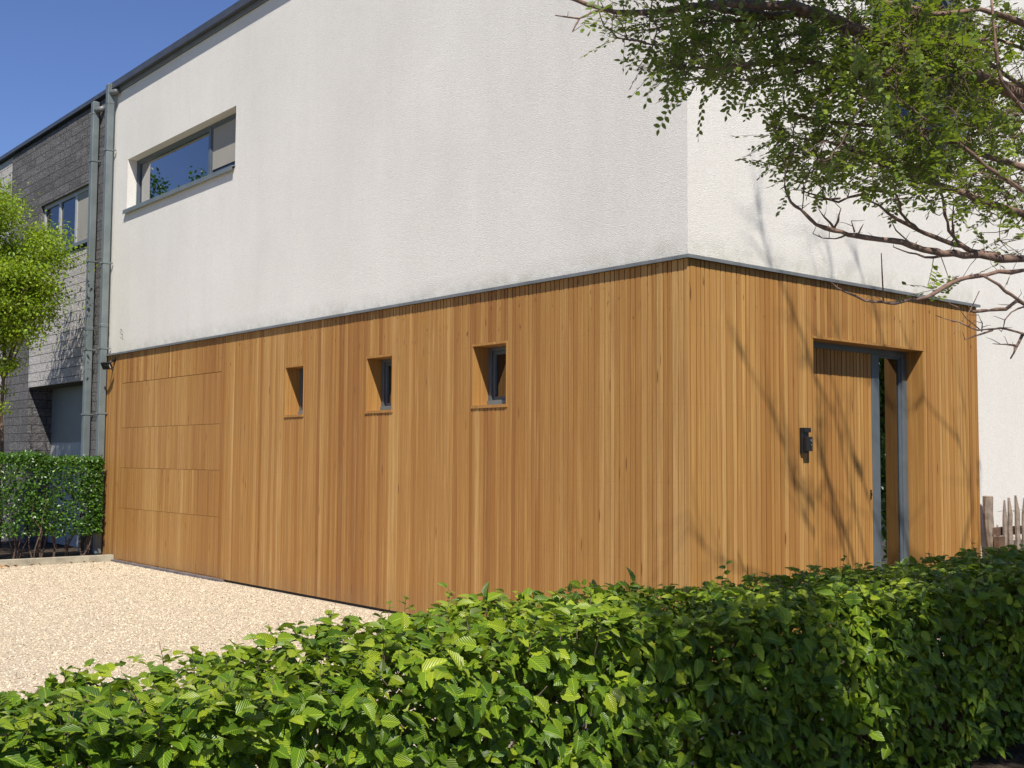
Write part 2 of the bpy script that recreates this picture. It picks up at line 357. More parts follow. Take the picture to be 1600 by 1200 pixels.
# drip flashing on top of the boards
m = MB(); m.box(-.034, .0295, -.034, 11.66, CZ+.003, 3.0); m.box(-.034, -.0315, -.034, 11.66, CZ-.001, CZ+.0028)
m.box(.0297, XE+.012, -.034, .0295, CZ+.003, 3.0); m.box(-.0313, XE+.012, -.034, -.0315, CZ-.001, CZ+.0028); m.build('drip_flashing', ZINC, house)
m = MB(); m.box(-.05, .019, 7.4, 10.9, -.01, .028); m.build('threshold', THRESH, house)
# garage door: four board-faced panels
gd = MB(); gd.box(.0208, .028, GD[0], GD[1], .03, GD[3]); g = gd.build('garage_door', BROWNW, house); g['label'] = 'flush garage door faced with paler boards'
VAR[0] = .6
for i, (a, b) in enumerate(((.045, .767), (.771, 1.336), (1.340, 1.904), (1.908, 2.543))):
    m = MB(); boards(m, 'A', -.002, GD[0]+.005, GD[1]-.005, a, b, [], base=.62-.02*i, hue=.12, thick=.0215, mean=.060, gap=.0030, jit=.0010)
    m.build('panel', WOOD, g)
VAR[0] = 1.3
# small windows
def frame(mb, plane, off, dep, u0, u1, z0, z1, w):
    def bx(a, b, c, d, o=0):
        if plane == 'A': mb.box(off+o, off+dep, a, b, c, d)
        else: mb.box(a, b, off+o, off+dep, c, d)
    bx(u0, u0+w, z0, z1); bx(u1-w, u1, z0, z1); bx(u0+w, u1-w, z0, z0+w); bx(u0+w, u1-w, z1-w, z1)
    return mb
for (a, b, c, d) in SW:
    wn = frame(MB(), 'A', .176, .05, a+.001, b-.001, c+.012, d-.001, .052); o = wn.build('window', ALU, house, bevel=.003)
    m = MB(); t = .020   # timber lining with a thin visible rim
    m.box(-.003, .175, a+.0005, a+t*.6, c, d, (.62, .4, .1, 1)); m.box(-.003, .175, b-t*.6, b-.0005, c, d, (.66, .5, .3, 1))
    m.box(-.006, .175, a+t*.6, b-t*.6, d-t, d-.0005, (.5, .5, .5, 1)); m.box(-.010, .175, a-.004, b+.004, c-.016, c+.010, (.45, .5, .7, 1)); m.build('lining', TRIM, o)
    m = MB(); m.box(.160, .1755, a+.013, b-.013, c+.011, c+.058); m.build('sill', PIPE, o, bevel=.002)
    f2 = frame(MB(), 'A', .196, .04, a+.054, b-.054, c+.066, d-.055, .030); f2.build('sash', ALU, o)
    m = MB(); m.box(.214, .220, a+.0845, b-.0845, c+.0965, d-.0855); m.build('pane', GLASSR, o)
    m = MB(); m.box(.34, 1.2, a-.3, b+.3, c-.3, c-.29); m.build('inner_sill', ROOM, o)
# upper window
a, b, c, d = UW; X = .165; W = .034
wn = frame(MB(), 'A', X, .07, a+.001, b-.001, c+.012, d-.001, W); wn.box(X, X+.07, 8.37, 8.43, c+.0125+W, d-.0015-W); up = wn.build('window', ALU, house, bevel=.004); up['label'] = 'wide strip window on the upper floor'
f2 = frame(MB(), 'A', X+.010, .05, 8.4305, b-W-.0015, c+W+.013, d-W-.0015, .026); f2.build('sash', ALU, up)
f2 = frame(MB(), 'A', X+.010, .05, a+W+.0015, 8.3695, c+W+.013, d-W-.0015, .024); f2.build('sash', ALU, up)
m = MB(); m.box(X+.035, X+.041, 8.457, b-W-.028, c+W+.0395, d-W-.028); m.build('pane', GLASSR, up)
m = MB(); m.box(X+.035, X+.041, a+W+.026, 8.345, c+W+.0375, d-W-.026); m.build('pane', GLASS, up)
m = MB(); m.box(X+.020, X+.024, a+W+.026, 8.345, c+W+.09, d-W-.026); m.build('blind', BLIND, up)
m = MB()
for k in range(9): m.box(X+.05+.010*(k % 2), X+.056+.010*(k % 2), 10.47+k*.034, 10.50+k*.034, c+.05, d-.04)
m.build('curtain', CURT, up)
m = MB(); m.add([(-.012, a-.01, c-.040), (X-.001, a-.01, c-.005), (X-.001, b+.03, c-.005), (-.012, b+.03, c-.040), (-.012, a-.01, c-.028), (X-.001, a-.01, c+.011), (X-.001, b+.03, c+.011), (-.012, b+.03, c-.028)],
    [(0, 3, 2, 1), (4, 5, 6, 7), (0, 1, 5, 4), (1, 2, 6, 5), (2, 3, 7, 6), (3, 0, 4, 7)]); m.box(-.017, -.0121, a-.012, b+.032, c-.085, c-.027); m.build('sill', PIPE, up)
# entrance: recess lining, boarded leaf, frame, side light
DY = .163
fr = MB(); fr.box(1.494, 3.174, DY, DY+.06, 2.445, 2.512); fr.box(2.598, 2.712, DY, DY+.06, .0, 2.4445); fr.box(3.082, 3.174, DY, DY+.06, .0, 2.4445)
fr.box(2.7125, 3.0815, DY, DY+.06, .0, .09); door = fr.build('front_door', ALU, house, bevel=.004); door['label'] = 'flush boarded entrance door with a tall glass side light'
m = MB(); boards(m, 'B', DY+.002, 1.495, 2.595, .02, 2.443, [], base=.56, hue=.60, thick=.024, mean=.056, gap=.0090); m.build('door_leaf', WOOD, door)  # leaf boards carry the same painted sun tone as this wall
m = MB(); m.box(1.495, 2.596, DY+.027, DY+.05, .01, 2.44); m.build('leaf_core', BLACKM, door)
m = MB(); m.box(2.553, 2.566, DY-.006, DY+.001, 1.17, 1.25); m.box(2.555, 2.564, DY-.012, DY-.0062, 1.20, 1.22); m.build('lock', BLACKP, door)
m = frame(MB(), 'B', DY+.015, .035, 2.713, 3.081, .091, 2.444, .022); m.build('sash', ALU, door)
m = MB(); m.box(2.736, 3.058, DY+.030, DY+.038, .114, 2.421); m.build('pane', GLASSR, door)
m = MB(); m.box(3.156, 3.1745, -.004, DY-.001, .0, 2.4935, (.52, .7, .2, 1)); m.box(1.4935, 1.508, -.004, DY-.001, .0, 2.4935, (.52, .7, .6, 1))
m.box(1.4935, 3.1745, -.007, DY-.001, 2.494, 2.5125, (.45, .6, .4, 1)); m.build('lining', TRIM, door)
# round window
def ring(mb, cx, cz, y0, y1, r0, r1, n=64):
    for k in range(n):
        t0, t1 = 2*math.pi*k/n, 2*math.pi*(k+1)/n; q = []
        for y in (y0, y1):
            for r in (r0, r1):
                for t in (t0, t1): q.append((cx+r*math.cos(t), y, cz+r*math.sin(t)))
        mb.add(q, [(0, 1, 3, 2), (4, 6, 7, 5), (2, 3, 7, 6), (0, 4, 5, 1)])
    return mb
rwm = ring(MB(), *RC[:2], .10, .18, .86, .966).build('round_window', ALU, house)
ring(MB(), *RC[:2], .125, .165, .83, .859).build('sash', PIPE, rwm)
m = MB(); n = 64; m.add([(RC[0]+.831*math.cos(2*math.pi*k/n), .14, RC[1]+.831*math.sin(2*math.pi*k/n)) for k in range(n)], [tuple(range(n))]); m.build('pane', mat_glass('dark_glass', (.10, .11, .12), 1.0), rwm)

m = MB(); rk = np.random.default_rng(3); C0 = CAM+ray(190, 522)*((.03-CAM[0])/ray(190, 522)[0])
for dy, dz, w_, h_ in ((.03, .07, .05, .018), (-.01, .05, .03, .03), (.05, .03, .02, .045), (.0, .0, .045, .02), (-.04, -.02, .025, .05), (.02, -.05, .05, .016), (-.05, -.075, .04, .03), (-.06, .02, .012, .03)):
    m.box(.0285, .0295, C0[1]+dy-w_/2, C0[1]+dy+w_/2, C0[2]+dz-h_/2, C0[2]+dz+h_/2)
m.build('chipped_mark', mat_simple('old_fixing_stain', (.30, .28, .26), .9, 0, .5, 60), house)

# ------------------------------------------------------------------ fittings on the walls
def downpipe(y, ztop, x1, label, zbr, ext):
    t = empty('drainpipe', (-.07, y+.05, 0), label, 'drainpipe')
    m = MB(); m.box(x1-.10, x1, y, y+.10, .08, ztop); m.box(x1-.105, x1+.005, y-.005, y+.105, ztop-.30 if ext else ztop-.2, ztop-.28 if ext else ztop-.18)
    m.build('pipe', PIPE, t, bevel=.014)
    for zj in (3.4, 1.30):
        m = MB(); m.box(x1-.105, x1+.005, y-.005, y+.105, zj, zj+.06); m.build('joint', PIPE, t, bevel=.01)
    for z in zbr:
        m = MB(); m.box(x1-.107, x1+.010, y-.007, y+.107, z, z+.022); m.box(x1-.135, x1-.107, y+.03, y+.045, z+.002, z+.018); m.box(x1+.01, x1+.035, y-.03, y+.0, z+.002, z+.018)
        m.build('bracket', PIPE, t)
    m = MB(); m.tube([(x1-.05, y+.02, ztop-.14), (x1-.02, y-.07, ztop-.13), (x1+.02, y-.13, ztop-.12)], .042, 12, col=(.5, .5, .5, 1)); m.build('inlet', ZINC, t, smooth=True)
    m = MB(); m.box(x1-.08, x1-.02, y+.02, y+.08, ztop, ztop+.012); m.build('cap', PIPE, t, bevel=.004)
downpipe(11.30, 7.06, -.02, 'square grey drainpipe right beside the white wall', (6.05, 4.35, 3.08, 2.12), True)
downpipe(11.90, 6.93, -.02, 'square grey drainpipe beside the dark stone, next to the light stone panel', (6.0, 4.45, 3.10, 2.12), False)
fl = empty('floodlight', (0, 11.05, 2.88), 'small black floodlight at the far top end of the timber cladding', 'lamp')
m = MB(); m.tube([(-.001, 11.04, 2.905), (-.02, 11.04, 2.905)], .035, 16); m.build('base', BLACKP, fl)
m = MB(); m.tube([(-.02, 11.04, 2.90), (-.07, 11.04, 2.87), (-.10, 11.05, 2.83)], .016, 8); m.tube([(-.04, 11.0, 2.80), (-.05, 11.0, 2.74), (-.065, 11.0, 2.76)], .006, 6); m.build('arm', BLACKP, fl, smooth=True)
def tilted(mb, c, s, rx, ry, rz, col=(.5, .5, .5, 1)):
    R = Matrix.Rotation(rz, 3, 'Z') @ Matrix.Rotation(ry, 3, 'Y') @ Matrix.Rotation(rx, 3, 'X'); b = MB().box(-s[0]/2, s[0]/2, -s[1]/2, s[1]/2, -s[2]/2, s[2]/2)
    mb.add([tuple(R @ Vector(v)+Vector(c)) for v in b.v], b.f, col); return mb
tilted(MB(), (-.13, 11.02, 2.81), (.035, .17, .11), 0, math.radians(-32), math.radians(25)).build('head', BLACKP, fl, bevel=.006)
tilted(MB(), (-.117, 10.99, 2.80), (.07, .09, .07), 0, math.radians(-32), math.radians(25)).build('driver_box', BLACKP, fl, bevel=.006)
tilted(MB(), (-.105, 10.942, 2.80), (.03, .004, .055), 0, math.radians(-32), math.radians(25)).build('lens', CURT, fl)
ic = empty('intercom', (1.37, 0, 1.66), 'black door intercom on the timber wall left of the entrance', 'intercom')
m = MB(); m.box(1.318, 1.405, -.028, -.0002, 1.560, 1.762); m.build('back_plate', BLACKP, ic, bevel=.003)
m = MB(); m.box(1.332, 1.408, -.062, -.0282, 1.575, 1.690); m.box(1.322, 1.404, -.052, -.0282, 1.725, 1.762); m.build('body', BLACKP, ic, bevel=.004)
m = MB(); m.tube([(1.385, -.0622, 1.66), (1.385, -.068, 1.66)], .010, 14); m.build('button', ALU, ic)
m = MB(); m.tube([(1.385, -.0622, 1.625), (1.385, -.067, 1.625)], .007, 12); m.build('camera_eye', GLASSR, ic)

# ------------------------------------------------------------------ neighbouring stone house
nb = empty('stone_house', (.03, 12, 0), 'dark grey split stone house beyond the two drainpipes', 'house')
NW = (12.10, 14.62, 4.86, 5.76); RC2 = (12.02, 14.93, -.05, 2.66)
wall_mb('A', .012, .25, 11.66, 16.3, -.05, 6.97, [NW, RC2]).build('wall', STONED, nb)
m = MB(); m.box(.014, .26, 11.535, 11.655, -.05, 6.97); m.build('wall_end', STONED, nb)
wall_mb('A', .03, .25, 16.305, 24, -.05, 6.97, []).build('wall', STONEL, nb)['label'] = 'paler stone wall past the dark part'
m = MB(); m.box(-.012, .0115, 12.02, 14.92, 2.665, 4.76); m.build('stone_panel', STONEL, nb)
m = MB(); m.box(-.035, .3, 11.57, 24.02, 7.005, 7.07); m.build('roof_edge', DARKCAP, nb)
m = MB(); m.box(.31, 9, 11.57, 24, 6.93, 7.0); m.build('roof', DARKCAP, nb)
m = MB(); m.box(8.8, 9, 11.6, 24, -.05, 6.92); m.box(.4, 8.79, 23.8, 24, -.05, 6.92); m.box(.3, 8.79, 11.57, 11.75, -.05, 6.92); m.build('back_wall', STONED, nb)
m = MB(); m.box(.263, 3, 12.0, 12.018, 0, 2.66); m.box(.263, 3, 14.932, 15.0, 0, 2.66); m.box(.263, 3, 12.0, 15.0, 2.664, 2.8); m.build('recess_side', STONED, nb)
gm = MB(); gm.box(.40, .45, 12.02, 14.93, 1.73, 2.66)  # upper door painted darker, down to the edge of the lintel's cast shadow
GREYD = mat_simple('shaded_door_grey', (.15, .165, .16), .5, 0, .08, 3); GREYD2 = mat_simple('sunlit_door_grey', (.30, .32, .325), .5, 0, .08, 3)
gdn = gm.build('garage_door', GREYD, nb); m = MB(); m.box(.402, .452, 12.02, 14.93, 0, 1.728); m.build('sunlit_lower_part', GREYD2, gdn)  # same door below the shadow edge, sunlight put into the paler colour
nwf = frame(MB(), 'A', .07, .06, NW[0], NW[1], NW[2], NW[3], .06); nwf.box(.07, .13, 13.03, 13.11, 4.92, 5.70); nwf.box(.07, .13, 13.80, 13.88, 4.92, 5.70)
NWHITE = mat_simple('pale_grey_frame', (.36, .37, .37), .5, 0, .08, 3); no = nwf.build('window', NWHITE, nb)
for y0, y1 in ((13.111, 13.799), (13.881, 14.559)):
    m = MB(); m.box(.095, .10, y0, y1, 4.921, 5.699); m.build('pane', GLASSD, no)
m = MB(); m.box(.085, .09, 12.161, 13.029, 4.921, 5.699); m.build('blind', BLIND, no)
m = MB(); m.box(-.05, .07, 12.05, 14.66, 4.80, 4.858); m.build('sill', PIPE, no)
m = MB(); m.box(.6, .62, 12, 16, 3, 6.9); m.build('inner_wall', ROOM, nb)

# ------------------------------------------------------------------ picket fence
fe = empty('picket_fence', (4.2, -.12, 0), 'weathered chestnut picket gate and posts past the timber cladding', 'fence')
rf = np.random.default_rng(4)
def stake(x, y, z1, w, lean, name='picket', mat=None, point=True, n=7):
    m = MB(); pts, rad = [], []
    for i in range(9):
        t = i/8; pts.append((x+lean*t+rf.normal(0, .004), y+rf.normal(0, .004), -.1+(z1+.1)*t))
        rad.append(w*(1+rf.normal(0, .05))*(1 if t < .9 or not point else (.75 if t < .95 else .38)))
    m.tube(pts, rad, n); m.build(name, mat or OLDWOOD, fe, smooth=False)
stake(4.27, -.06, 1.175, .048, -.13, 'post', point=False, n=9)
for i, x in enumerate((4.28, 4.42, 4.57, 4.68, 4.80, 4.93, 5.07, 5.2, 5.33, 5.46)): stake(x, -.15, 1.15+rf.normal(0, .012), (.020, .027, .025, .021)[i % 4], (.02, -.035, -.04, -.01)[i % 4])
m = MB(); m.box(4.15, 6.2, -.11, -.065, .80, .88); m.build('rail', BROWNW, fe, bevel=.004)
m = MB(); m.box(4.15, 4.26, -.17, -.112, -.05, .80); m.build('gate_post', BROWNW, fe, bevel=.004)
m = MB(); m.add([(4.42, -.125, .74), (4.42, -.125, .68), (5.0, -.125, .36), (5.0, -.125, .42), (4.42, -.095, .74), (4.42, -.095, .68), (5.0, -.095, .36), (5.0, -.095, .42)], [(0, 1, 2, 3), (4, 7, 6, 5), (0, 3, 7, 4), (1, 5, 6, 2), (0, 4, 5, 1), (3, 2, 6, 7)]); m.build('brace', BROWNW, fe)
m = MB(); m.tube([(4.20+k*.05, -.15-.028*(1 if k % 2 else -1)*(.6), 1.03+.012*math.sin(k*1.7)) for k in range(34)], .0025, 5); m.build('wire', ZINC, fe)

# ------------------------------------------------------------------ leaves
def leaf_template(nseg=7, width=.62, fold=.10, droop=.16, serr=.03):
    vs, uv, fs = [], [], []
    for i in range(nseg+1):
        t = i/nseg; wv = width/2*(math.sin(math.pi*min(1, t*.97+.03)**.78))**.8 if 0 < t < 1 else 0.0
        wv *= (1+(serr*6 if i % 2 else -serr*2)*.5) if 0 < t < 1 else 1; z = -droop*t*t
        for s in (-1, 0, 1):
            vs.append((s*wv, t, z+(fold*abs(s)*wv*2))); uv.append((.5+s*.5*wv/(width/2), t))
    for i in range(nseg):
        a = i*3; fs += [(a, a+1, a+4, a+3), (a+1, a+2, a+5, a+4)]
    return np.array(vs), fs, np.array(uv)
def small_leaf(): return leaf_template(3, .55, .10, .1, 0)
def unit(v): return v/(np.linalg.norm(v, axis=-1, keepdims=True)+1e-9)
def undul(a, b, s=1.0): return (np.sin(a*2.3+b*1.7+1)+np.sin(a*5.1-b*3.3+2)*.6+np.sin(a*9.7+b*8.1)*.4+np.sin(a*17.3-b*13+.5)*.25)*s
HORN = mat_leaf('hornbeam_leaf', (.026, .07, .006), (.12, .225, .010), (.36, .44, .024), (.30, .45, .016), .25, 7)
PRIV = mat_leaf('privet_leaf', (.015, .045, .006), (.045, .115, .010), (.12, .24, .02), (.14, .34, .02), .25, 0, .35)
LIME = mat_leaf('young_maple_leaf', (.09, .17, .008), (.19, .31, .011), (.31, .42, .02), (.40, .50, .015), .42, 0, .5)
TREEL = mat_leaf('robinia_leaf', (.030, .055, .008), (.090, .150, .012), (.23, .31, .02), (.30, .42, .02), .36, 0, .45)

hedge = empty('hornbeam_hedge', (-1.5, -2.2, 0), 'bright green hornbeam hedge along the front in the foreground', 'hedge')
rh = np.random.default_rng(7)
HX0, HX1, HF, HB = -6.9, 5.2, -2.65, -1.83
def htop(x): return .872+.022*np.clip((-1.5-x)/1.2, 0, 1)-.128*np.clip((-3.3-x)/1.8, 0, 1)+.014*np.sin(x*3.1)+.018*np.sin(x*1.3+1)+.010*np.sin(x*7.7+2)
N1, N2, N3, N4 = 15500, 9500, 6000, 16000
def hedge_pts():
    # front face
    x = rh.uniform(HX0, HX1, N1); q = rh.random(N1); z = .06+q*(htop(x)-.06)
    thin = rh.random(N1) < np.clip((z-.02)/.30, .25, 1); x, z = x[thin], z[thin]; n = len(x)
    dep = rh.exponential(.055, n)-.02; y = HF+.02+.055*undul(x*1.3, z*3, .8)+np.clip(dep, -.035, .28)+.09*np.clip(1-(htop(x)-z)/.12, 0, 1)**2
    P = np.c_[x, y, z]; O = np.tile([0., -1., 0.], (n, 1)); O[:, 2] = np.clip(1-(htop(x)-z)/.18, 0, 1)*1.2
    D = np.c_[.25+rh.normal(0, .75, n), -.35+rh.normal(0, .35, n), -.60+rh.normal(0, .55, n)]+.5*np.c_[np.zeros(n), -np.ones(n)*0, np.clip(1-(htop(x)-z)/.15, 0, 1)]
    kp_ = rh.random(n) < .50; A = [(P[kp_], O[kp_], D[kp_])]
    def shoot(B, d, nrm, L, k):     # a leafy twig: two ranks of leaves lying in one plane
        n_ = len(B); side = unit(np.cross(d, nrm)); t = np.linspace(.12, 1, k)
        for j in range(k):
            sd = side*(1 if j % 2 else -1)*(0 if j == k-1 else 1)
            A.append((B+d*(L*t[j])[:, None]+np.c_[np.zeros((n_, 2)), -.10*L*t[j]**2], nrm*3+rh.normal(0, .25, (n_, 3)), sd*1.0+d*.75+np.array([0, 0, -.25])+rh.normal(0, .22, (n_, 3))))
    ns = 2700; xs = rh.uniform(HX0, HX1, ns); zs = (.05+rh.random(ns)*.95)*(htop(xs)-.02)
    d = unit(np.c_[.15+rh.normal(0, .75, ns), -.55+rh.normal(0, .3, ns), -.15+rh.normal(0, .6, ns)])
    shoot(np.c_[xs, HF+.09+.058*undul(xs*1.3, zs*3, .8)+rh.uniform(-.02, .04, ns), zs], d, unit(np.c_[rh.normal(-.1, .3, ns), np.full(ns, -.65), .75+rh.normal(0, .3, ns)]), rh.uniform(.06, .15, ns), 6)
    ns = 1500; xs = rh.uniform(HX0, HX1, ns); ys = rh.uniform(HF+.03, HB+.0, ns)
    d = unit(np.c_[rh.normal(0, .7, ns), rh.normal(-.1, .6, ns), .45+rh.normal(0, .3, ns)])
    shoot(np.c_[xs, ys, htop(xs)-.07+.026*undul(xs*1.6, ys*2.5, .8)], d, unit(np.c_[rh.normal(0, .35, ns), rh.normal(-.15, .3, ns), np.ones(ns)]), rh.uniform(.06, .14, ns), 6)
    x = rh.uniform(HX0, HX1, N2); y = rh.uniform(HF+.02, HB+.02, N2); n = N2
    P = np.c_[x, y, htop(x)+.026*undul(x*1.6, y*2.5, .8)-np.clip(rh.exponential(.045, n)-.03, -.04, .22)]; O = np.tile([0., -.15, 1.], (n, 1))
    a = rh.uniform(0, 2*math.pi, n); D = np.c_[np.cos(a), np.sin(a), rh.normal(.05, .35, n)]; A.append((P, O, D))
    x = rh.uniform(HX0, HX1, N3); z = rh.uniform(.1, .9, N3)*htop(x); P = np.c_[x, HB+rh.normal(0, .03, N3), z]; O = np.tile([0., 1., .3], (N3, 1))
    D = np.c_[rh.normal(0, .5, N3), .4+rh.normal(0, .2, N3), -.8+rh.normal(0, .4, N3)]; A.append((P, O, D))
    x = rh.uniform(HX0, HX1, N4); P = np.c_[x, rh.uniform(HF+.12, HB-.1, N4), rh.uniform(.22, 1, N4)*(htop(x)-.05)]; O = rh.normal(0, 1, (N4, 3)); O[:, 2] += .5; D = rh.normal(0, 1, (N4, 3)); A.append((P, O, D))
    return [np.concatenate(q) for q in zip(*A)]
P, O, D = hedge_pts(); n = len(P)
keep = ~((np.abs(undul(P[:, 0]*2.2, P[:, 2]*6)) < .22) & (P[:, 2] < .66) & (rh.random(n) < .35)); P, O, D = P[keep], O[keep], D[keep]; n = len(P)
NR = unit(unit(O)+rh.normal(0, .55, (n, 3))+np.array([0, -.15, .35]))
sc = rh.uniform(.030, .078, n)*rh.choice([1, 1, 1.12, .75], n)
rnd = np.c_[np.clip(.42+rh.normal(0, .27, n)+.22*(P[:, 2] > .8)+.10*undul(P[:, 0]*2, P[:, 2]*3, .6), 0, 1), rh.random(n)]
lt = leaf_template(8, .62, .17, .24, .05)
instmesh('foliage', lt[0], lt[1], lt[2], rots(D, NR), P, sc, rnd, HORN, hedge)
# shoots standing above the clipped top
sm = MB(); SP, SD, SN, SS = [], [], [], []
for i in range(800):
    x = rh.uniform(HX0, HX1); y = rh.uniform(HF+.03, HB+.03); b = np.array([x, y, htop(x)-.03]); L = rh.uniform(.04, .11)*(1.5 if rh.random() < .12 else 1)
    d = np.array([rh.normal(0, .3), rh.normal(0, .3), 1.]); d /= np.linalg.norm(d); e = b+d*L+np.array([rh.normal(0, .01), 0, 0])
    sm.tube([b, (b+e)/2+rh.normal(0, .004, 3), e], [.0016, .0013, .0008], 4, False)
    for k in range(rh.integers(3, 6)):
        t = .35+.65*k/4; a = k*2.6+rh.normal(0, .4); SP.append(b+(e-b)*min(t, 1)); SD.append([math.cos(a), math.sin(a), rh.uniform(.0, .8)]); SN.append([0, -.2, 1]); SS.append(rh.uniform(.022, .048))
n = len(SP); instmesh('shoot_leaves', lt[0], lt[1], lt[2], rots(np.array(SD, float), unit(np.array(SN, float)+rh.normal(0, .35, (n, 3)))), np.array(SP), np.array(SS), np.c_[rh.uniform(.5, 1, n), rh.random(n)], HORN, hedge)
for i in range(1500):   # inner twigs
    x = rh.uniform(HX0, HX1); y = rh.uniform(HF+.06, HB-.05); z = rh.uniform(.1, .75); a = rh.uniform(0, 6.28); L = rh.uniform(.08, .28)
    e = (x+math.cos(a)*L*.7, min(max(y+math.sin(a)*L*.7, HF+.02), HB), min(z+L*.8, float(htop(x)))); sm.tube([(x, y, z), ((x+e[0])/2+rh.normal(0, .01), (y+e[1])/2, (z+e[2])/2), e], [.004, .003, .0015], 4, False)
sm.build('twigs', BARKD, hedge)
m = MB()
for i in range(int((HX1-HX0)/.2)):
    x = HX0+i*.2+rh.normal(0, .03); y = -2.25+rh.normal(0, .08); pts = [(x, y, -.03)]
    for k in range(4): pts.append((pts[-1][0]+rh.normal(0, .03), pts[-1][1]+rh.normal(0, .05), .18*(k+1)))
    m.tube(pts, [.017, .015, .012, .009, .005], 6, False)
m.build('stems', BARKD, hedge, smooth=True)

# privet hedge in front of the stone house
ph = empty('privet_hedge', (-1.5, 11.5, 0), 'dark green clipped hedge behind the kerb, in front of the stone house', 'hedge')
n = 26000; x = rh.uniform(-2.6, -.08, n); face = rh.random(n); y = np.where(face < .62, 11.14+.05*undul(x*1.4, face*7, .7)+rh.exponential(.06, n), rh.uniform(11.14, 11.8, n))
top = 1.46+.03*np.sin(x*4)+.02*np.sin(x*11); z = np.where(face < .62, rh.uniform(.26, 1, n)*top, top-rh.exponential(.05, n)+.03)
ex = rh.random(n) < .16; x = np.where(ex, -.10-rh.exponential(.05, n), x); y = np.where(ex, rh.uniform(11.15, 11.28, n), y); z = np.where(ex, rh.uniform(.3, 1, n)*top, z)
z = z+rh.normal(0, .015, n); lowcut = .22+.09*np.sin(x*6)+.05*np.sin(x*17); kp = z > lowcut; kp &= ~((undul(x*2.5, z*5) < -1.1) & (rh.random(n) < .75)); x, y, z = x[kp], y[kp], z[kp]; n = len(x)
O = np.c_[rh.normal(-.1, .5, n), -.6+rh.normal(0, .45, n), .75+rh.normal(0, .4, n)]; D = rh.normal(0, 1, (n, 3))+np.array([0, -.5, .1]); sl_ = small_leaf()
instmesh('foliage', sl_[0], sl_[1], sl_[2], rots(D, unit(O)), np.c_[x, y, z], rh.uniform(.028, .055, n), np.c_[np.clip(rh.normal(.45, .25, n), 0, 1), rh.random(n)], PRIV, ph)
m = MB()
for i in range(26):
    bx_ = -4.1+i*.155+rh.normal(0, .04); by = 11.42+rh.normal(0, .06)
    for j in range(3):
        pts = [(bx_, by, .0)]
        for k in range(5): pts.append((pts[-1][0]+rh.normal(0, .055), pts[-1][1]+rh.normal(-.01, .04), .22*(k+1)))
        m.tube(pts, [.013, .011, .009, .007, .005, .003], 5, False)
m.build('stems', BARKD, ph, smooth=True)

# ------------------------------------------------------------------ young tree at the left
def crown_pts(r, n, c, rad, nclump, cs, rs):
    a = rs.normal(0, 1, (nclump, 3)); a = unit(a)*(rs.random((nclump, 1))**.45)*np.array(rad)+np.array(c)
    k = rs.integers(0, nclump, n); return a[k]+rs.normal(0, 1, (n, 3))*np.array(cs), a
def small_tree(name, base, H, c, rad, nleaf, lsize, mat, label, cat, seed, nclump=60, trunk_r=.04, cs=(.13, .13, .07), lean=(0, 0)):
    rs = np.random.default_rng(seed); t = empty(name, base, label, cat)
    P, cl = crown_pts(rs, nleaf, c, rad, nclump, cs, rs); D = rs.normal(0, 1, (nleaf, 3)); D[:, 2] -= .3; O = unit(rs.normal(0, .55, (nleaf, 3))+np.array([0, -.1, 1.0])); s = small_leaf()
    instmesh('crown', s[0], s[1], s[2], rots(D, O), P, rs.uniform(.6, 1.25, nleaf)*lsize, np.c_[np.clip(rs.normal(.5, .25, nleaf), 0, 1), rs.random(nleaf)], mat, t)
    m = MB(); b = np.array(base, float); topp = np.array([base[0]+lean[0], base[1]+lean[1], c[2]]); pts = [b+(topp-b)*q+rs.normal(0, .015, 3)*(q > 0) for q in np.linspace(0, 1, 9)]
    m.tube(pts, [trunk_r*(1-.75*q) for q in np.linspace(0, 1, 9)], 8); m.build('trunk', BARKD, t, smooth=True)
    m = MB()
    for q in cl[:34]:
        s0 = pts[rs.integers(5, 9)]; mid = (s0+q)/2+np.array([0, 0, -.06])+rs.normal(0, .04, 3); m.tube([s0, mid, q], [trunk_r*.35, trunk_r*.2, trunk_r*.08], 5, False)
    m.build('branches', BARKD, t, smooth=True); return t
small_tree('young_tree', (-1.28, 12.0, 0), 5, (-1.36, 11.95, 4.15), (1.08, .75, 1.25), 44000, .052, LIME, 'young yellow-green tree in front of the stone house, behind the clipped hedge', 'tree', 21, 95, .045, (.16, .16, .10), (.05, 0))
small_tree('young_tree', (-1.42, 11.9, 0), 3, (-1.50, 11.8, 2.55), (.40, .25, .55), 1500, .05, LIME, 'sparse low sapling under the yellow-green tree at the left edge', 'tree', 22, 14, .02, (.08, .08, .05))

# trees across the way, seen mirrored in the upper window
for i, (x, y, h) in enumerate(((-7, 27.2, 10.0), (-7.2, 24.5, 9.6), (-9.5, 34, 10.5))):
    small_tree('garden_tree', (x, y, 0), h, (x, y, h*.86), (.85, .85, h*.13), 4000, .13, PRIV, ('tall slim dark tree mirrored at the left of the upper window', 'slim dark tree mirrored near the middle of the upper window', 'farthest dark tree down the gardens')[i], 'tree', 40+i, 30, .10, (.2, .2, .16))

for i, (x, y, c, rad) in enumerate(((9.3, -3.6, 2.4, (1.7, 1.0, 2.4)), (12.6, -5.2, 2.9, (2.0, 1.3, 2.9)))):
    small_tree('garden_shrub', (x, y, 0), 5, (x, y, c), rad, 9000, .15, PRIV, ('broad dark shrub at the far right end of the street hedge', 'tall dark shrub behind the broad one at the far right')[i], 'shrub', 60+i, 60, .09, (.35, .3, .3))

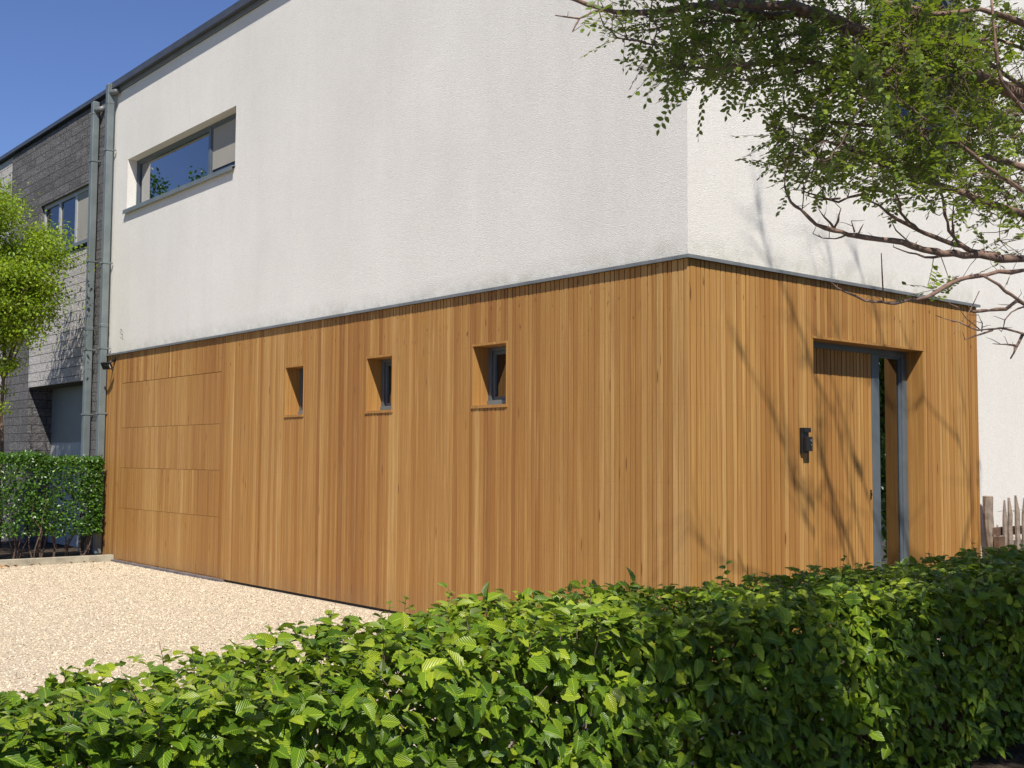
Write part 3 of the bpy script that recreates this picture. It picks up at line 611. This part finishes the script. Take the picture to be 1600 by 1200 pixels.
# ------------------------------------------------------------------ street tree, upper right
tree = empty('street_tree', (1.15, -3.35, 0), 'large tree reaching in from the right above the foreground hedge', 'tree')
rt = np.random.default_rng(31); TB = np.array([1.15, -3.35, 0.])
FORK = {0: np.array([1.10, -3.30, 1.75]), 1: np.array([1.15, -3.3, 2.35]), 2: np.array([1.05, -3.32, 2.9])}
m = MB(); m.tube([TB+[0, 0, -.1], TB+[0, 0, .08], TB+[.02, 0, .5], TB+[-.03, .03, 1.1], FORK[0], FORK[1], FORK[2], (.95, -3.4, 3.7), (.7, -3.5, 4.6), (.4, -3.6, 5.6)],
                 [.24, .19, .165, .155, .15, .135, .12, .10, .07, .04], 12); m.build('trunk', BARKD, tree, smooth=True)
BR = [  # traced limbs: points (u, v), y at tip, y at right end, radii, fork
 ([(880,-6),(920,8),(960,19),(1000,20),(1080,11),(1150,6),(1240,8),(1290,22),(1330,45),(1430,80),(1482,98),(1600,150),(1700,190)], -2.1, -3.0, .004, .026, 1),
 ([(1095,8),(1150,20),(1205,24),(1290,26),(1330,42)], -2.2, -2.62, .006, .014, None),
 ([(868,24),(905,29),(930,17),(960,19)], -2.08, -2.16, .0015, .004, None),
 ([(894,50),(900,38),(905,29)], -2.08, -2.1, .0012, .003, None),
 ([(985,48),(1015,46),(1060,38),(1120,32),(1180,30),(1240,28)], -2.05, -2.5, .0015, .006, None),
 ([(1018,70),(1024,55),(1045,40)], -2.1, -2.2, .001, .002, None),
 ([(1095,60),(1130,68),(1200,58),(1300,48),(1350,58),(1420,72)], -1.95, -2.5, .003, .009, None),
 ([(1060,108),(1100,106),(1150,104),(1200,95),(1270,97),(1360,118),(1450,120),(1560,132),(1700,180)], -2.0, -2.9, .003, .017, 1),
 ([(1110,122),(1145,127),(1200,120),(1300,102),(1380,112)], -1.9, -2.5, .002, .007, None),
 ([(1175,250),(1200,256),(1230,262),(1280,230)], -2.1, -2.3, .0012, .004, None),
 ([(1285,185),(1325,228),(1355,243),(1390,260),(1425,276),(1500,300),(1600,335),(1700,380)], -2.25, -3.0, .003, .015, 0),
 ([(1195,192),(1240,214),(1290,220),(1340,240),(1425,276)], -2.1, -2.5, .002, .006, None),
 ([(1226,290),(1231,306),(1242,322),(1256,332),(1275,351),(1303,360),(1325,367),(1352,371),(1394,376),(1424,384),(1462,393),(1490,395),(1531,397),(1600,404),(1700,412)], -2.35, -3.0, .0035, .015, 0),
 ([(1352,313),(1374,321),(1402,343),(1435,360),(1462,371),(1490,382),(1517,393),(1560,399)], -2.5, -2.75, .002, .011, None),
 ([(1395,286),(1399,302),(1407,332),(1421,349),(1435,360)], -2.5, -2.55, .002, .006, None),
 ([(1463,270),(1471,302),(1476,335),(1482,360),(1495,376),(1517,393)], -2.6, -2.7, .002, .007, None),
 ([(1490,320),(1488,345),(1490,366)], -2.6, -2.65, .0015, .004, None),
 ([(1257,300),(1290,310),(1310,316),(1340,305),(1362,297),(1398,302)], -2.3, -2.5, .002, .006, None),
 ([(1258,305),(1280,312),(1312,310)], -2.3, -2.4, .001, .004, None),
 ([(1253,329),(1256,300),(1260,275)], -2.4, -2.4, .002, .0012, None),
 ([(1280,328),(1297,348),(1303,358)], -2.42, -2.46, .0012, .004, None),
 ([(1314,326),(1310,345),(1303,358)], -2.42, -2.46, .0012, .004, None),
 ([(1330,345),(1335,362)], -2.45, -2.5, .001, .003, None), ([(1349,350),(1341,366)], -2.45, -2.5, .001, .003, None),
 ([(1270,365),(1285,372),(1305,373),(1322,367)], -2.4, -2.46, .001, .003, None),
 ([(1396,386),(1420,395),(1445,402),(1470,400),(1490,396)], -2.5, -2.65, .0015, .005, None),
 ([(1388,338),(1400,360),(1430,386)], -2.5, -2.6, .001, .003, None),
 ([(1298,440),(1320,456),(1352,470),(1380,472),(1399,474),(1421,468),(1449,464),(1476,448),(1498,437),(1526,431),(1560,424),(1600,422),(1700,425)], -2.6, -3.05, .002, .009, 0),
 ([(1377,396),(1378,420),(1380,459),(1381,472)], -2.7, -2.7, .0012, .003, None),
 ([(1537,431),(1561,445),(1581,461),(1600,475),(1700,520)], -2.85, -3.1, .004, .008, 0),
 ([(1521,487),(1545,485),(1572,483),(1589,470),(1602,476)], -2.8, -2.9, .005, .006, None),
 ([(1462,493),(1498,503),(1528,516),(1553,514),(1572,514),(1600,522),(1700,548)], -2.8, -3.1, .001, .005, 0),
 ([(1497,480),(1510,498),(1532,516)], -2.8, -2.85, .0008, .002, None),
 ([(1529,492),(1535,505),(1534,518)], -2.85, -2.85, .0008, .002, None),
 ([(1508,531),(1523,525),(1550,516)], -2.8, -2.88, .001, .004, None),
 ([(1551,537),(1575,538),(1589,540)], -2.9, -2.93, .001, .003, None),
 ([(1579,560),(1588,542),(1597,524)], -2.9, -2.95, .002, .005, None),
 ([(1565,518),(1570,500),(1580,488),(1605,478)], -2.9, -2.95, .001, .003, None),
 ([(1490,522),(1515,486),(1530,455)], -2.8, -2.85, .0006, .0015, None),
 ([(1548,-10),(1553,40),(1561,112),(1566,130),(1590,160),(1640,200)], -2.9, -3.1, .003, .008, None),
 ([(1340,-8),(1412,10),(1460,22),(1530,14),(1620,45),(1700,60)], -2.6, -3.1, .004, .013, 2),
 ([(1230,175),(1290,190),(1340,195),(1420,200),(1500,230),(1600,262),(1700,300)], -2.2, -3.0, .003, .013, 1),
 ([(1400,150),(1450,190),(1500,225),(1540,260),(1600,300),(1700,330)], -2.8, -3.1, .003, .008, 1),
 ([(1590,160),(1600,175),(1700,240)], -3.0, -3.1, .004, .010, 1),
 ([(1500,60),(1540,90),(1560,110),(1620,150)], -2.7, -3.0, .003, .008, None),
 ([(1440,40),(1480,60),(1560,62),(1640,90)], -2.4, -3.0, .002, .007, None),
]
bm_ = MB(); nodes = []
for pts, ya, yb, r0, r1, fk in BR:
    k = len(pts); P = []
    arc = np.concatenate([[0], np.cumsum([math.dist(pts[i], pts[i+1]) for i in range(k-1)])]); arc /= arc[-1]
    for (u, v), s in zip(pts, arc): P.append(on_y(u, v, (ya-.5)+((yb-.35)-(ya-.5))*s))
    R_ = [(r0+(r1-r0)*s**.8)*1.35 for s in arc]
    Q, RR = [], []
    for i in range(k-1):   # subdivide with a little natural wobble
        for s in (0, .5): 
            w_ = 0 if s == 0 else 1; Q.append(P[i]*(1-s)+P[i+1]*s+w_*rt.normal(0, .35*(R_[i]+.002), 3)); RR.append((R_[i]*(1-s)+R_[i+1]*s)*(1+rt.normal(0, .10)))
    Q.append(P[-1]); RR.append(R_[-1])
    if fk is not None:
        e = FORK[fk]; Q += [P[-1]*.6+e*.4+np.array([0, 0, .04]), P[-1]*.25+e*.75, e]; RR += [r1*1.15, r1*1.4, r1*1.7]
    bm_.tube(Q, RR, 7, True); nodes += [(q, r) for q, r in zip(Q, RR)]
    # thorny spurs on bare wood
    for q, r in zip(Q, RR):
        if rt.random() < .38: d = rt.normal(0, 1, 3); d[2] = abs(d[2]); d /= np.linalg.norm(d); L = rt.uniform(.02, .075); bm_.tube([q, q+d*L*.6+rt.normal(0, .004, 3), q+d*L], [.0018, .0012, .0006], 4, False)
NODES = [q for q, r in nodes]
def grow(mb, nodes, targets, rg, r0=.0028, step=.05, maxlen=.9, thick=.0022):
    """join each target to the closest wood grown so far by a wavering branchlet"""
    N = np.array(nodes); order = np.argsort([((N-c)**2).sum(1).min() for c in targets])
    for i in order:
        c = targets[i]; d2 = ((N-c)**2).sum(1); j = int(np.argmin(d2)); L = math.sqrt(d2[j])
        if L < .03 or L > maxlen: continue
        b = N[j]; k = max(2, int(L/step)); bow = rg.normal(0, .10*L, 3); pts = [b+(c-b)*q+bow*math.sin(q*math.pi)+(rg.normal(0, .007, 3) if 0 < q < 1 else 0) for q in np.linspace(0, 1, k+1)]
        mb.tube(pts, list(np.linspace(r0+thick*L, r0*.55, k+1)), 5, False); N = np.vstack([N, pts[1:]])
    return N
# leafy sprays: where the photo shows leaves (ellipses u, v, ru, rv, weight)
ELL = [(1095,95,62,26,1.5),(1010,10,70,14,.5),(985,38,35,12,.35),(1190,18,90,20,1.0),(1150,45,60,22,.6),(1180,115,60,28,.9),(1245,60,50,45,1.0),(1290,95,80,60,1.7),(1270,170,60,45,1.2),
       (1235,235,38,40,1.0),(1300,230,60,40,1.3),(1390,30,90,45,2.2),(1400,120,90,60,3.4),(1480,60,110,60,3.2),(1560,110,70,90,3.0),(1480,180,110,60,3.6),(1390,220,70,50,1.8),(1300,270,60,28,.8),
       (1430,275,90,30,1.2),(1530,250,90,50,2.8),(1500,310,90,22,1.0),(1580,320,40,40,.9),(1590,385,30,30,.4),(1500,440,30,16,.16),(1440,460,38,10,.09),(1555,390,40,22,.2),(1590,420,25,25,.2)]
wts = np.array([e[4]*1 for e in ELL]); wts /= wts.sum(); NSP = 2350
CLUMP = []
def sprays(cent, seeds, rg, nl=(6, 12), lsz=(.019, .033), length=(.08, .19), to=None):
    LP, LD, LN, LS, LR = [], [], [], [], []; tw = MB()
    for c in cent:
        if to is not None:
            j = np.argmin(((to-c)**2).sum(1)); b = to[j]; dd = c-b; L0 = np.linalg.norm(dd)
            if L0 > .20: continue
            if L0 > .02: tw.tube([b, (b+c)/2+rg.normal(0, .012, 3), c], [.0022, .0017, .0013], 4, False)
        d = unit(np.array([-.45, .15, -.02])+rg.normal(0, .55, 3)); L = rg.uniform(*length); e = c+d*L+np.array([0, 0, -.12*L]); tw.tube([c, (c+e)/2+[0, 0, .006], e], [.0013, .001, .0006], 3, False)
        side = unit(np.cross(d, np.array([0, 0, 1.])+rg.normal(0, .25, 3))); up = np.cross(side, d); tone = np.clip(rg.normal(.5, .22), 0, 1)
        k = rg.integers(*nl)
        for i in range(k):
            t = .15+.85*i/k; s = 1 if i % 2 else -1
            if i == k-1: s = 0
            LP.append(c+(e-c)*t); LD.append(side*s*1.0+d*.55+rg.normal(0, .13, 3)); LN.append(up+rg.normal(0, .22, 3)); LS.append(rg.uniform(*lsz)); LR.append((np.clip(tone+rg.normal(0, .1), 0, 1), rg.random()))
    return map(np.array, (LP, LD, LN, LS, LR)), tw
gap = [(1235,140,22,9),(1178,226,25,14),(1330,170,28,9),(1345,262,14,6),(1120,140,14,6),(1490,262,16,6),(1215,150,14,8),(1497,98,8,5),(1544,48,10,9),(1250,285,18,8),(1480,40,5,8),(1420,300,12,6)]
cent = []
while len(cent) < NSP:
    if CLUMP and rt.random() < .80:
        q = CLUMP[rt.integers(0, len(CLUMP))]+rt.normal(0, 1, 3)*np.array([.060, .060, .035]); g_ = project(q)
        if g_[1] > 335 and rt.random() < .8: continue
        if not any(((g_[0]-g[0])/g[2])**2+((g_[1]-g[1])/g[3])**2 < 1 for g in gap): cent.append(q)
        continue
    e = ELL[rt.choice(len(ELL), p=wts)]; r = math.sqrt(rt.random()); a = rt.uniform(0, 6.283); u, v = e[0]+e[2]*r*math.cos(a), e[1]+e[3]*r*math.sin(a)
    if any(((u-g[0])/g[2])**2+((v-g[1])/g[3])**2 < 1 for g in gap): continue
    yy = rt.uniform(-3.4, -2.3) if u > 1330 else rt.uniform(-3.0, -2.4)
    if v > 340 and rt.random() < .55: continue
    if v > 380: yy = rt.uniform(-3.3, -3.0)
    cent.append(on_y(u, v, yy)); CLUMP.append(cent[-1]); CLUMP = CLUMP[-260:]
ix = rt.permutation(len(cent))[:420]; NODES = grow(bm_, NODES, [cent[i]+rt.normal(0, .02, 3) for i in ix], rt)
bm_.build('branches', BARKL, tree, smooth=True)
(LP, LD, LN, LS, LR), tw = sprays(cent, 0, rt, nl=(8, 15), length=(.09, .20), to=NODES)
sl3 = leaf_template(4, .56, .06, .06, 0)
instmesh('leaves', sl3[0], sl3[1], sl3[2], rots(LD, unit(LN)), LP, LS, LR, TREEL, tree)
tw.build('twigs', BARKD, tree)
# the rest of the crown, above and beside the picture; it throws the dappled shade
lm = MB(); limbs = []; TT = [np.array(q) for q in ((.7, -3.5, 4.6), (.55, -3.55, 5.1), (.4, -3.6, 5.6))]
UP = [[(1360,865),(1338,790),(1300,680),(1262,560),(1240,490),(1205,400),(1190,350),(1180,290)], [(1370,850),(1350,740),(1325,640),(1318,600)], [(1345,860),(1325,770),(1308,700),(1292,615),(1300,560)],
      [(1300,870),(1268,790),(1245,740),(1205,640),(1165,560)], [(1440,860),(1425,760),(1410,650),(1385,560),(1370,500),(1345,400)], [(1330,880),(1290,860),(1262,815),(1240,760),(1236,700)],
      [(1520,800),(1500,700),(1440,620),(1425,560)], [(1400,870),(1392,800),(1355,690),(1310,520),(1300,430),(1290,360)], [(1180,890),(1130,880),(1100,860)], [(1530,850),(1515,760),(1510,640)]]
for i, pl in enumerate(UP):
    k = len(pl); tb, tt = rt.uniform(4.8, 5.4), rt.uniform(4.4, 5.6); P = [TT[i % 3]]
    for j, (u, v) in enumerate(pl): P.append(on_y(u, v, 0)+SUN*(tb+(tt-tb)*j/(k-1))+rt.normal(0, .02, 3))
    r_ = (.019, .014, .018, .017, .019, .015, .013, .013, .012, .011)[i]; lm.tube(P, list(np.linspace(r_, r_*.3, k+1)), 6); limbs += P[:3]
    for q in P[2:]:
        for _ in range(4): e = q+np.array([rt.normal(-.1, .2), rt.normal(0, .15), rt.uniform(.05, .4)]); lm.tube([q, (q+e)/2+rt.normal(0, .02, 3), e], [r_*.4, r_*.3, r_*.12], 4, False)
for i in range(9):
    s0 = np.array([1.0, -3.4, rt.uniform(2.9, 4.6)]); a = math.radians((200, 185, 215, 235, 260, 300, 340, 192, 225)[i]); L = rt.uniform(2.2, 3.6) if 150 <= math.degrees(a) <= 262 else rt.uniform(1.2, 2.2)
    e = s0+np.array([math.cos(a)*L, math.sin(a)*L*.8, rt.uniform(.7, 1.9)]); 
    pts = [s0*(1-q)+e*q+np.array([0, 0, .25*math.sin(q*3.14)])+rt.normal(0, .04, 3)*(q > 0) for q in np.linspace(0, 1, 7)]
    lm.tube(pts, [.05*(1-.85*q) for q in np.linspace(0, 1, 7)], 6); limbs += pts
    for k in range(7):
        b = pts[rt.integers(2, 7)]; f = b+np.array([rt.normal(0, .5), rt.normal(0, .4), rt.normal(.3, .25)]); mid = (b+f)/2+rt.normal(0, .05, 3)
        uv = project(f)
        if -50 < uv[0] < 1650 and uv[1] > -40 and uv[2] > 0: continue
        lm.tube([b, mid, f], [.016, .011, .004], 5, False); limbs += [mid, f]
cc = []; tries = 0
def foot(q): return (q-SUN*q[..., 2:3])[..., :2]
low = np.array([q for q in NODES if 285 < project(q)[1] < 600 and project(q)[0] < 1640 ]); LF = foot(low)
brt = np.array([q for q in cent if project(q)[0] > 1340]); BF = foot(brt[::3])
def lets_sun(P):     # the crown is open above the bare lower limbs and the bright inner sprays
    f = foot(P)
    if ((LF-f)**2).sum(1).min() < .13**2 and P[2] > 3.2: return False
    return not (((BF-f)**2).sum(1).min() < .10**2 and rt.random() < .4)
def in_view(P):
    uv = project(P); return uv[2] > .05 and -70 < uv[0] < 1690 and uv[1] > -50 or (uv[2] <= .3 and P[2] < 3)
for _ in range(520):    # sprays over the left end of the visible branches
    u = rt.uniform(1000, 1330); P = on_y(u, rt.uniform(0, 240), rt.uniform(-3, -2.4))+SUN*rt.uniform(.9, 2.4)
    if not in_view(P): cc.append(P)
while len(cc) < 4800 and tries < 90000:
    tries += 1; H = np.array([rt.uniform(-3.7, 5.5), rt.uniform(-3.3, -1.7), .85]); t = rt.uniform(2.3, 5.2)
    if H[0] < -2.40-.75*(-1.8-H[1])/.8+.6*rt.random(): continue
    g = undul(H[0]*1.15+.3, H[1]*1.6, 1.)+.3*math.sin(H[0]*9+H[1]*4)
    if g > .75 and rt.random() < .95: continue
    if H[0] > 1.1 and H[1] > -2.3 and rt.random() < .8: continue
    P = H+SUN*t
    if in_view(P) or not lets_sun(P): continue
    cc.append(P)
hedge_n = len(cc); LIMB = np.array(limbs)
while len(cc) < hedge_n+260 and tries < 200000:
    tries += 1; b = LIMB[rt.integers(0, len(LIMB))]; P = b+rt.normal(0, 1, 3)*np.array([.30, .30, .20])
    if P[2] < 2.3 or in_view(P): continue
    t = -P[1]/.6443; wz = P[2]-t; wx = P[0]+.4209*t
    if wz > 0 and (wx < 1.0 or wz > 2.7 and wx < 4.3): continue
    if rt.random() < (.12 if wz > 0 else .5): cc.append(P)
def ok_t(q): return not in_view(q)
tg = [cc[i] for i in rt.permutation(hedge_n)[:330]]
ulm = MB(); grow(ulm, limbs, tg, rt, .004, .09, 2.2, .006)
V = np.array(ulm.v); uvv = project(V); print('limbs in view', int(((uvv[:, 2] > 0) & (uvv[:, 0] > 0) & (uvv[:, 0] < 1600) & (uvv[:, 1] > 0) & (uvv[:, 1] < 1200)).sum()))
lm.add(ulm.v, ulm.f); lm.build('upper_limbs', BARKD, tree, smooth=True)
print('canopy sprays', len(cc), tries)
(LP, LD, LN, LS, LR), tw = sprays(cc, 0, rt, nl=(9, 15), lsz=(.040, .062), length=(.16, .34))
instmesh('upper_leaves', sl_[0], sl_[1], sl_[2], rots(LD, unit(LN)), LP, LS, LR, TREEL, tree)

# ------------------------------------------------------------------ loose gravel, dead leaves
rg = np.random.default_rng(5); ng = 62000
ax = rg.uniform(-8.5, -.05, ng*2); ay = rg.uniform(-1.6, 10.84, ng*2); uv = project(np.c_[ax, ay, np.zeros(ng*2)]); ok = (uv[:, 0] > -60) & (uv[:, 0] < 760) & (uv[:, 1] < 1120); ax, ay = ax[ok], ay[ok]
tvs = [(1, 0, 0), (0, 1, 0), (-1, 0, 0), (0, -1, 0), (0, 0, .7), (.6, .6, .35), (-.6, -.5, .4)]; tfs = [(0, 5, 4), (5, 1, 4), (1, 2, 4), (2, 6, 4), (6, 3, 4), (3, 0, 4)]
n = len(ax); a = rg.uniform(0, 6.283, n); tl = unit(rg.normal(0, .28, (n, 3))+np.array([0, 0, 1.])); d = np.c_[np.cos(a), np.sin(a), np.zeros(n)]
def mat_peb():
    m = MT('beige_pebbles', .88, spec=.2); at = m.n('Attribute', attribute_name='col'); s = m.n('SeparateColor'); m.set(s.inputs[0], at.outputs['Color'])
    m.base(m.ramp(s.outputs[2], [(0, (.28, .21, .145)), (.15, (.46, .375, .265)), (.7, (.56, .475, .345)), (1, (.66, .59, .46))])); return m.m
R = rots(d, tl); peb = instmesh('gravel', tvs, tfs, [(0, 0)]*7, R, np.c_[ax, ay, np.zeros(n)], rg.uniform(.0045, .011, n), np.c_[rg.random(n), rg.random(n)], mat_peb())
for pz in (peb,): pz.data.shade_flat(); tag(pz, 'loose beige gravel stones on the drive', 'gravel', kind='stuff')
DEAD = mat_simple('dead_leaf', (.30, .15, .05), .8, 0, .4, 40)
dl0 = None
for i, (x, y, s, r) in enumerate([(-1.62, 10.55, .09, .2), (-1.5, 10.62, .08, 1.2), (-1.40, 10.66, .07, 2.2), (-1.7, 10.45, .07, 3), (-1.2, 10.74, .06, 4), (-1.05, 10.76, .05, .7), (-.62, 10.78, .05, 1.7), (-.45, 10.79, .06, 2.7), (-.35, 10.77, .045, 3.9), (-.55, 10.2, .035, 5), (-.25, 10.55, .03, 2), (-2.15, 9.0, .10, .5), (-.65, 9.6, .04, 1.1), (.0, 0, 0, 0)]):
    if s == 0: break
    if dl0 is None:
        me = bpy.data.meshes.new('dead_leaf'); tv, tf, _ = leaf_template(5, .6, .5, -.3, 0); me.from_pydata([tuple(q) for q in tv], [], tf); me.materials.append(DEAD); dl0 = me
    o = bpy.data.objects.new('dead_leaf', dl0); COL.objects.link(o); o.location = (x, y, .012); o.scale = (s, s, s); o.rotation_euler = (.1, .1*(i % 3), r)
    tag(o, 'curled brown dead leaf lying on the gravel near the kerb', 'leaf', 'dead leaves on the gravel')
